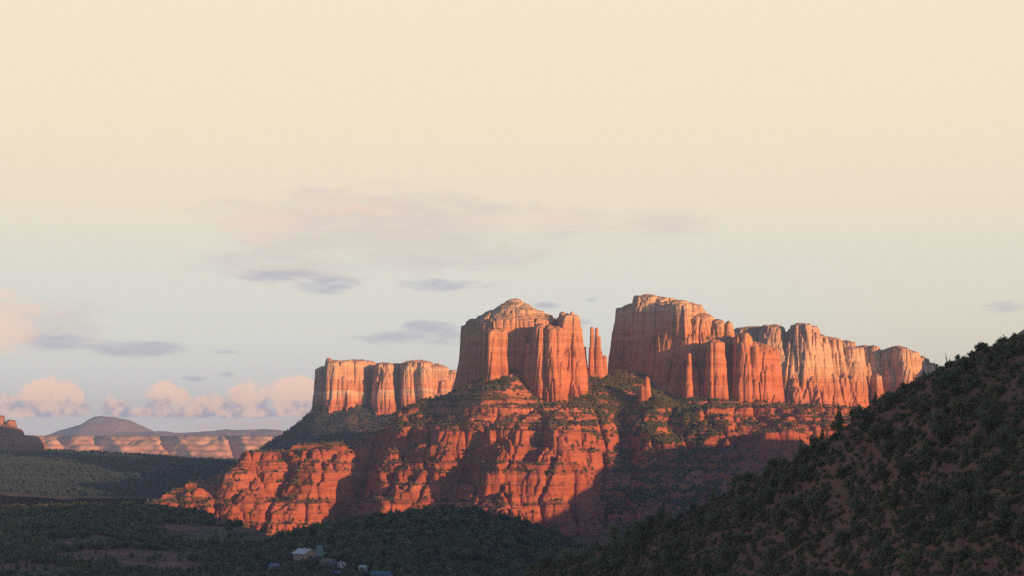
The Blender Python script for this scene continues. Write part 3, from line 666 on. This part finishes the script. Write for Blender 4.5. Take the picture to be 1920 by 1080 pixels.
def scatter(name, label, pts, objs, cat=None, mat=None):
    """one object of many plants: points carrying size, turn and which plant"""
    A = np.array(pts, np.float32).reshape(-1, 6)             # x, y, z, scale, turn, pick
    me = bpy.data.meshes.new(name); me.vertices.add(len(A)); me.vertices.foreach_set('co', np.ascontiguousarray(A[:, :3]).ravel())
    for nm, col, ty in (('scl', 3, 'FLOAT'), ('turn', 4, 'FLOAT'), ('pick', 5, 'INT')):
        at = me.attributes.new(nm, ty, 'POINT'); at.data.foreach_set('value', A[:, col].astype(np.int32 if ty == 'INT' else np.float32))
    o = link(name, me); tag(o, label, cat, kind='stuff')
    t = bpy.data.node_groups.new(name, 'GeometryNodeTree')
    t.interface.new_socket('Geometry', in_out='INPUT', socket_type='NodeSocketGeometry'); t.interface.new_socket('Geometry', in_out='OUTPUT', socket_type='NodeSocketGeometry')
    gi = t.nodes.new('NodeGroupInput'); go = t.nodes.new('NodeGroupOutput'); ip = t.nodes.new('GeometryNodeInstanceOnPoints'); jn = t.nodes.new('GeometryNodeJoinGeometry')
    for ob in reversed(objs):
        oi = t.nodes.new('GeometryNodeObjectInfo'); oi.transform_space = 'ORIGINAL'; oi.inputs['Object'].default_value = ob; oi.inputs['As Instance'].default_value = True
        t.links.new(oi.outputs['Geometry'], jn.inputs[0])
    def att(nm, ty):
        a = t.nodes.new('GeometryNodeInputNamedAttribute'); a.data_type = ty; a.inputs[0].default_value = nm; return a.outputs['Attribute']
    cx = t.nodes.new('ShaderNodeCombineXYZ'); t.links.new(att('turn', 'FLOAT'), cx.inputs[2])
    t.links.new(gi.outputs[0], ip.inputs['Points']); t.links.new(jn.outputs[0], ip.inputs['Instance']); ip.inputs['Pick Instance'].default_value = True
    t.links.new(att('pick', 'INT'), ip.inputs['Instance Index']); t.links.new(cx.outputs[0], ip.inputs['Rotation']); t.links.new(att('scl', 'FLOAT'), ip.inputs['Scale'])
    out = ip.outputs[0]
    if mat:
        sm = t.nodes.new('GeometryNodeSetMaterial'); sm.inputs['Material'].default_value = mat; t.links.new(out, sm.inputs[0]); out = sm.outputs[0]
    t.links.new(out, go.inputs[0])
    md = o.modifiers.new('plants', 'NODES'); md.node_group = t
    return o
TREES = [crown_objs[k] for k in sorted(crown_objs) if k < 8]
nT = len(TREES)
def spread(G, x0, x1, y0, y1, n, size, ok=None, seed=0, sink=.15, picks=None, grid=None):
    r = np.random.default_rng(seed); x = r.uniform(x0, x1, n); y = r.uniform(y0, y1, n)
    k = (np.abs(x / y) < .285); x, y = x[k], y[k]
    if ok is not None: k = ok(x, y, r); x, y = x[k], y[k]
    z = G.at(x, y); sc = r.uniform(size[0], size[1], len(x)); pk = r.integers(0, nT, len(x)) if picks is None else r.choice(picks, len(x))
    return np.stack([x, y, z - sink, sc, r.random(len(x)) * 6.28, pk], 1)
def slope_at(G):
    S = G.slope(); H = Grid.__new__(Grid); H.__dict__.update(G.__dict__); H.Z = S; return H
scrub_src = []
for me in SHRUBS:
    x, y, z = on_hill(1300 + 90 * len(scrub_src)); o = link('low_shrub', me, loc=(x, y - 6, G_nh.at(x, y - 6))); scrub_src.append(o)
    tag(o, 'low grey green shrub on the lower near hillside', 'shrub', 'low shrubs on the near hillside')
pts = spread(G_nh, -40, 200, 230, 660, 90000, (.28, 1.25), lambda x, y, r: (fbm(x, y, 22, 3, 211) > -.42 + .5 * r.random(len(x))) | (r.random(len(x)) < .5) & (y < line_x(x, CREST)[0] + 2), 12, .05, [0, 1, 2])
scatter('hillside_scrub', 'low scrub covering the near hillside between the trees', pts, scrub_src)
if rest: scatter('hillside_trees', 'further small junipers on the near hillside', [(x, y, z - .15, sc, x * 7 % 6.28, int(y) % nT) for x, y, z, sc in rest], TREES)
def log(px, py, L, turn, label):
    yy = np.arange(240, 640, .5); x = (px - 960) / F * yy; i = int(np.argmax(G_nh.at(x, yy) >= (HZ - py) / F * yy)); x, y = x[i], yy[i]; z = float(G_nh.at(np.array([x]), np.array([y]))[0])
    c, s_ = math.cos(R(turn)), math.sin(R(turn)); zz = [float(G_nh.at(np.array([x + t * c]), np.array([y + t * s_]))[0]) - z + .25 for t in (-L / 2, 0, L / 2)]
    n = 7; V = []
    for t, r, h in ((-L / 2, .20, zz[0]), (-L / 6, .17, (zz[0] + 2 * zz[1]) / 3 + .2), (L / 6, .13, (zz[2] + 2 * zz[1]) / 3 + .2), (L / 2, .05, zz[2])):
        V += [(t * c - s_ * r * math.cos(6.2832 * k / n), t * s_ + c * r * math.cos(6.2832 * k / n), h + r * math.sin(6.2832 * k / n)) for k in range(n)]
    Q = [(i * n + k, i * n + (k + 1) % n, (i + 1) * n + (k + 1) % n, (i + 1) * n + k) for i in range(3) for k in range(n)]
    o = link('fallen_log', mesh_np('fallen_log', np.array(V), np.array(Q)), M_dead, None, (x, y, z)); tag(o, label, 'log')
log(1722, 765, 5.5, 35, 'pale fallen log high on the near hillside')
log(1610, 872, 5.0, 25, 'pale fallen log lower on the near hillside below the skyline gap')
def boulder_mesh(seed):
    r = np.random.default_rng(seed); nu, nv = 12, 8
    u, v = np.meshgrid(np.arange(nu) * 2 * np.pi / nu, np.linspace(-1.45, 1.45, nv)); d = np.stack([np.cos(u) * np.cos(v), np.sin(u) * np.cos(v), np.sin(v)], -1).reshape(-1, 3)
    pl = r.normal(size=(9, 3)); pl /= np.linalg.norm(pl, axis=1)[:, None]; h = r.uniform(.6, .95, 9)
    rad = np.min(np.where(d @ pl.T > .15, h / np.maximum(d @ pl.T, .15), 1.3), axis=1)   # cut by random planes: flat broken faces
    V = d * np.minimum(rad, 1.15)[:, None] * np.array([1.0, .8, .62])
    Q = [(j * nu + i, j * nu + (i + 1) % nu, (j + 1) * nu + (i + 1) % nu, (j + 1) * nu + i) for j in range(nv - 1) for i in range(nu)]
    me = mesh_np('boulder', V, np.array(Q), False); me.materials.append(M_bould); return me
M_bould = ground_mat('boulder_rock', (.30, .16, .11), (.24, .15, .11), .4)
BM = [boulder_mesh(400 + i) for i in range(4)]
nb = 0
while nb < 60:
    x, y = rs.uniform(0, 150), rs.uniform(260, 560); z = float(G_nh.at(np.array([x]), np.array([y]))[0]); px, py = px_of(x, y, z)
    if not (1050 < px < 1915 and py < 1075 and y < line_x(x, CREST)[0] - 2) or fbm(np.array([x]), np.array([y]), 30, 2, 217)[0] < .05 or any((x - a) ** 2 + (y - b) ** 2 < (q * .8) ** 2 for a, b, q in NEAR): continue
    k = rs.uniform(.35, 1.3) ** 1.2; o = link('boulder', BM[nb % 4], None, None, (x, y, z + .1 * k)); o.scale = (k, k, k); o.rotation_euler = (rs.uniform(-.3, .3), rs.uniform(-.3, .3), rs.random() * 6.28)
    tag(o, 'broken reddish boulder among the scrub of the near hillside', 'boulder', 'boulders on the near hillside'); nb += 1
HOUSE_CLEAR = []

# ------------------------------------------------------------------ houses on the knoll
def plain(name, col, rough=.8, var=.25):
    m, g = new_mat(name); n = g.noise(g.n('ShaderNodeNewGeometry').outputs['Position'], 1.5, 4, .6)
    finish(g, g.mix(g.ss(n, .3, .7), (*[v * (1 - var) for v in col], 1), (*col, 1)), rough, None, .3); return m
M_tanroof = plain('tan_metal_roof', (.78, .72, .62), .6); M_peach = plain('peach_stucco', (.62, .42, .28)); M_white = plain('white_paint', (.62, .61, .58)); M_bluewall = plain('grey_blue_siding', (.24, .26, .31))
M_tealroof = plain('teal_metal_roof', (.10, .21, .25), .6); M_blueroof = plain('slate_blue_roof', (.20, .23, .32), .6); M_tank = plain('green_tank_steel', (.20, .34, .31), .6); M_glass = plain('window_glass', (.03, .04, .05), .15); M_dark = plain('dark_door', (.10, .06, .04)); M_blue = plain('blue_car_paint', (.07, .10, .38), .3); M_rub = plain('tyre_rubber', (.02, .02, .02)); M_brown = plain('brown_roof', (.28, .20, .16))
def boxes(name, bs, mat, parent):
    """several boxes (x0, x1, y0, y1, z0, z1) as one mesh"""
    V = []; Q = []
    for (x0, x1, y0, y1, z0, z1) in bs:
        b = len(V); V += [(x, y, z) for z in (z0, z1) for y in (y0, y1) for x in (x0, x1)]
        Q += [tuple(b + i for i in q) for q in ((0, 2, 3, 1), (4, 5, 7, 6), (0, 1, 5, 4), (2, 6, 7, 3), (0, 4, 6, 2), (1, 3, 7, 5))]
    return link(name, mesh_np(name, np.array(V, float), np.array(Q), False), mat, parent)
def hit(px, py, G):
    """where the line of sight meets a height field"""
    yy = np.arange(G.ys[0] + 5, G.ys[-1], 1.0); x = (px - 960) / F * yy; k = G.at(x, yy) >= (HZ - py) / F * yy
    i = int(np.argmax(k)); return float(x[i]), float(yy[i]), float(G.at(x[i:i + 1], yy[i:i + 1])[0])
def house(name, label, cat, px, py, D, L, Wd, hw, rise, yaw, mw, mr, windows=2, chimney=False, eave=.5, clear=-1.5):
    """gabled house: ridge along local x, gable end at +x"""
    yy = np.arange(D - 260, D + 320, .5); zt = G_kn.at((px - 960) / F * yy, yy)       # stand it on the knoll where its eaves meet the line of sight
    y = float(yy[int(np.argmax(zt + hw >= (HZ - py) / F * yy))]); x = (px - 960) / F * y; z = float(G_kn.at(np.array([x]), np.array([y]))[0])
    r = bpy.data.objects.new(name, None); C.objects.link(r); r.location = (x, y, z); r.rotation_euler = (0, 0, R(yaw)); tag(r, label, cat)
    HOUSE_CLEAR.append((x, y, L * .55, clear))
    a, b = L / 2, Wd / 2; lo = -3.0
    V = [(-a, -b, lo), (a, -b, lo), (a, b, lo), (-a, b, lo), (-a, -b, hw), (a, -b, hw), (a, b, hw), (-a, b, hw), (-a, 0, hw + rise), (a, 0, hw + rise)]
    T = [(0, 1, 5), (0, 5, 4), (1, 2, 6), (1, 6, 5), (5, 6, 9), (2, 3, 7), (2, 7, 6), (3, 0, 4), (3, 4, 7), (7, 4, 8)]
    w = link('wall', mesh_np('wall', np.array(V, float), np.array(T), False), mw, r)
    e = eave; k = rise / b; t = .22
    V = []; Q = []
    for s in (-1, 1):
        q = len(V)
        V += [(-a - e, 0, hw + rise + .03), (a + e, 0, hw + rise + .03), (a + e, s * (b + e), hw - k * e + .03), (-a - e, s * (b + e), hw - k * e + .03)]
        V += [(p[0], p[1], p[2] + t) for p in V[q:q + 4]]
        Q += [tuple(q + i for i in f) for f in ((0, 3, 2, 1), (4, 5, 6, 7), (0, 1, 5, 4), (1, 2, 6, 5), (2, 3, 7, 6), (3, 0, 4, 7))]
    rf = link('roof', mesh_np('roof', np.array(V, float), np.array(Q), False), mr, r)
    if chimney: boxes('chimney', [(-.3, .3, -.35, .35, hw + rise - .3, hw + rise + 1.0)], mw, rf)
    def win(x0, x1, y0, y1, z0, z1, ax):
        wn = boxes('window', [(x0, x1, y0, y1, z0, z1)], M_glass, r)
        f = .12
        if ax == 'x': boxes('frame', [(x1 - .02, x1 + .03, y0 - f, y0, z0 - f, z1 + f), (x1 - .02, x1 + .03, y1, y1 + f, z0 - f, z1 + f), (x1 - .02, x1 + .03, y0, y1, z1, z1 + f), (x1 - .02, x1 + .03, y0, y1, z0 - f, z0)], M_white, wn)
        else: boxes('frame', [(x0 - f, x0, y0 - .03, y0 + .02, z0 - f, z1 + f), (x1, x1 + f, y0 - .03, y0 + .02, z0 - f, z1 + f), (x0, x1, y0 - .03, y0 + .02, z1, z1 + f), (x0, x1, y0 - .03, y0 + .02, z0 - f, z0)], M_white, wn)
    for i in range(windows):
        c = -b + (i + .5) * Wd / windows; win(a - .05, a + .02, c - .55, c + .55, hw - 1.7, hw - .5, 'x')
    for i in range(windows):
        c = -a + (i + .7) * L / (windows + .6); win(c - .6, c + .6, -b - .02, -b + .05, hw - 1.7, hw - .5, 'y')
    d = boxes('door', [(a - 1.9, a - .9, -b - .03, -b + .05, .0, min(2.05, hw - .35))], M_dark, r)
    boxes('handle', [(a - 1.82, a - 1.74, -b - .07, -b - .03, .95, 1.05)], M_white, d)
    return r
house('house', 'peach walled house with a pale tan gabled roof among the knoll trees', 'house', 572, 1037, 1150, 14, 9.6, 3.7, 2.7, -52, M_peach, M_tanroof, 2, True, .9, 0)
house('shed', 'small white shed just right of the peach walled house', 'shed', 607, 1036.5, 1152, 3.2, 2.6, 2.4, .6, -40, M_white, M_brown, 1, False, .3)
house('house', 'grey blue house with a dark brown gable below the green tank', 'house', 616, 1053, 1110, 9, 6.5, 3.0, 1.7, -30, M_bluewall, M_brown, 2)
house('cottage', 'small white framed cottage right of the grey blue house', 'cottage', 641, 1056, 1105, 5.5, 4.5, 2.7, 1.3, -70, M_white, M_brown, 1)
house('shed', 'pale white shed alone among trees right of the cottages', 'shed', 681, 1063, 1100, 4, 3.4, 2.6, .9, -30, M_white, M_white, 1)
house('house', 'low house with a teal metal roof at the bottom edge', 'house', 716, 1077, 1040, 11, 7, 2.8, 1.7, -20, M_bluewall, M_tealroof, 2)
house('cabin', 'cabin with a slate blue roof left of the peach walled house', 'cabin', 515, 1061, 1120, 6, 5, 2.4, 1.7, -25, M_bluewall, M_blueroof, 1)
# round steel water tank
x, y = (599.5 - 960) / F * 1175, 1175
tk = bpy.data.objects.new('water_tank', None); C.objects.link(tk); tk.location = (x, y, (HZ - 1033) / F * 1175); tag(tk, 'round green steel water tank behind the peach walled house', 'water tank'); HOUSE_CLEAR.append((x, y, 3, 2))
def lathe(name, prof, mat, parent, n=28):
    V = [(r * math.cos(6.2832 * k / n), r * math.sin(6.2832 * k / n), z) for r, z in prof for k in range(n)]
    Q = [(i * n + k, i * n + (k + 1) % n, (i + 1) * n + (k + 1) % n, (i + 1) * n + k) for i in range(len(prof) - 1) for k in range(n)]
    return link(name, mesh_np(name, np.array(V), np.array(Q), False), mat, parent)
lathe('shell', [(2.2, -3), (2.2, .9), (2.26, .95), (2.2, 1.0), (2.2, 1.9), (2.26, 1.95), (2.2, 2.0), (2.2, 2.9), (2.28, 2.95)], M_tank, tk)
lathe('lid', [(2.3, 2.96), (2.3, 3.02), (1.0, 3.3), (.3, 3.42), (.3, 3.6), (.02, 3.6)], M_tank, tk)
# blue car parked below the cottages
x, y, z = (631 - 960) / F * 1085, 1085, (HZ - 1075.5) / F * 1085
cr = bpy.data.objects.new('parked_car', None); C.objects.link(cr); cr.location = (x, y, z); cr.rotation_euler = (0, 0, R(-12)); tag(cr, 'blue car parked below the white framed cottage', 'car'); HOUSE_CLEAR.append((x, y, 3, 2))
prof = [(-2.2, .35), (2.2, .35), (2.2, .75), (1.5, .9), (.9, 1.42), (-1.1, 1.45), (-1.9, .95), (-2.2, .85)]
V = [(px, s * (.85 if pz < 1 else .68), pz) for s in (-1, 1) for px, pz in prof]; n = len(prof)
T = [(i, (i + 1) % n, n + (i + 1) % n, n + i) for i in range(n)]
bd = bpy.data.meshes.new('body'); bd.from_pydata(V, [], T + [tuple(range(n - 1, -1, -1)), tuple(range(n, 2 * n))]); link('body', bd, M_blue, cr)
V = [(px, s * (.86 - .17 * (pz - .95) / .47), pz) for s in (-1, 1) for px, pz in ((1.25, 1.0), (.8, 1.36), (-1.0, 1.38), (-1.6, 1.0))]
bd = bpy.data.meshes.new('side_window'); bd.from_pydata(V, [], [(0, 1, 2, 3), (7, 6, 5, 4)]); link('side_window', bd, M_glass, cr)
for wx in (-1.35, 1.35):
    for wy in (-.86, .70):
        w = lathe('wheel', [(.02, 0), (.2, 0), (.33, .02), (.33, .16), (.2, .18), (.02, .18)], M_rub, cr, 16); w.location = (wx, wy + .17 * (wy > 0), .33); w.rotation_euler = (R(-90), 0, 0)

# woods, as masses
def knoll_ok(x, y, r):
    k = (fbm(x, y, 35, 3, 221) > -.55)
    for (hx, hy, q, cl) in HOUSE_CLEAR: k &= ~((np.abs(x - hx) < q * .85) & (y < hy + q * .9) & (y > hy - q * .8 - cl))
    return k
pts = spread(G_kn, -330, 200, 840, 1480, 22000, (.45, 1.45), lambda x, y, r: knoll_ok(x, y, r) & (G_kn.at(x, y) > np.maximum(G_fl.at(np.clip(x, -560, 60), y), -150) - 1), 21)
for (hx, hy, q, cl) in HOUSE_CLEAR:                          # low growth close round the houses
    k = (np.abs(pts[:, 0] - hx) < q + 5) & (pts[:, 1] < hy + 3) & (pts[:, 1] > hy - 32); pts[k, 3] = np.minimum(pts[k, 3], .62)
scatter('knoll_woodland', 'dense dark juniper woodland covering the knoll around the houses', pts, TREES)
def meadow_ok(x, y, r):
    px, py = 960 + x / y * F, HZ - G_fl.at(x, y) / y * F; px = px + 14 * fbm(x, y, 25, 2, 233); py = py + 5 * fbm(x, y, 30, 3, 232)
    k = fbm(x, y, 45, 3, 231) > -.5
    for cx, cy, rx, ry in ((430, 1004, 120, 17), (520, 1014, 50, 12), (235, 1042, 130, 11), (50, 1068, 90, 13), (300, 1062, 90, 10), (330, 990, 50, 8), (150, 1016, 70, 6), (430, 975, 50, 7)):
        k &= ~(((px - cx) / rx) ** 2 + ((py - cy) / ry) ** 2 < 1) | (r.random(len(x)) < .06)
    return k
pts = spread(G_fl, -520, 60, 850, 1720, 24000, (.45, 1.35), lambda x, y, r: meadow_ok(x, y, r) & (G_fl.at(x, y) > G_kn.at(np.clip(x, -330, 200), y) - 1), 22)
scatter('meadow_woodland', 'olive juniper woodland round the red earth clearings at lower left', pts, TREES)
Ssl = slope_at(G_slope)
def ledge_ok(x, y, r):
    s = Ssl.at(x, y); z = G_slope.at(x, y); n = fbm(x, y, 45, 3, 241)
    bowl = sst(x, 100, 160) * sst(x, 330, 240)
    left = sst(x, -60, -160) * sst(y, 2700, 2760)
    p = sst(s, .75, .40) * (.30 + .35 * sst(n, -.1, .5)) + .9 * bowl * sst(s, 1.3, .6) + .9 * sst(z, 50, 75) * sst(s, 1.3, .6) * sst(x, 120, 20) * sst(x, -140, -90) + .5 * left * sst(s, 1., .5) + .4 * sst(z, -85, -120)
    return r.random(len(x)) < p
pts = spread(G_slope, -600, 720, 2330, 2960, 60000, (.5, 1.1), ledge_ok, 23)
scatter('ledge_scrub', 'dark green scrub and small junipers on the ledges of the red slope', pts, TREES)
pts = spread(G_slope, 60, 330, 2500, 2930, 17000, (.45, 1.0), lambda x, y, r: r.random(len(x)) < sst(x, 75, 110) * sst(x, 330, 230) * sst(Ssl.at(x, y), 1.5, .8) * (.55 + .5 * sst(fbm(x, y, 40, 3, 245), -.3, .3)), 27)
scatter('bowl_scrub', 'thick green scrub filling the bowl between the two great buttes', pts, TREES)
pts = spread(G_lv, -1300, 200, 2700, 4650, 80000, (.8, 1.5), lambda x, y, r: (fbm(x, y, 120, 3, 251) > -.5) & (r.random(len(x)) < .8), 24)
scatter('valley_woodland', 'blue shaded woodland on the valley slope below the mesa', pts, TREES, None, M_shadeleaf)
pts = spread(G_ct, -640, 60, 3850, 4275, 9000, (.8, 1.5), lambda x, y, r: fbm(x, y, 60, 3, 261) > -.3, 25)
scatter('talus_scrub', 'dark scrub on the shaded talus below the far butte', pts, TREES, None, M_shadeleaf)

def build_haze():
    m = bpy.data.materials.new('haze'); m.use_nodes = True; g = NT(m.node_tree)
    v = g.n('ShaderNodeVolumePrincipled'); v.inputs['Color'].default_value = (.38, .64, 1.0, 1)
    v.inputs['Density'].default_value = 5.2e-5; v.inputs['Anisotropy'].default_value = .0
    o = g.n('ShaderNodeOutputMaterial'); g.t.links.new(v.outputs[0], o.inputs[1])
    x0, x1, y0, y1, z0, z1 = -13500, 13500, -3500, 18500, -420, 380
    V = np.array([(x, y, z) for z in (z0, z1) for y in (y0, y1) for x in (x0, x1)])
    Q = np.array([(0, 2, 3, 1), (4, 5, 7, 6), (0, 1, 5, 4), (2, 6, 7, 3), (0, 4, 6, 2), (1, 3, 7, 5)])
    tag(link('haze', mesh_np('haze', V, Q, False), m), 'thin bluish evening haze filling the valley air', 'haze', kind='stuff')
build_haze()
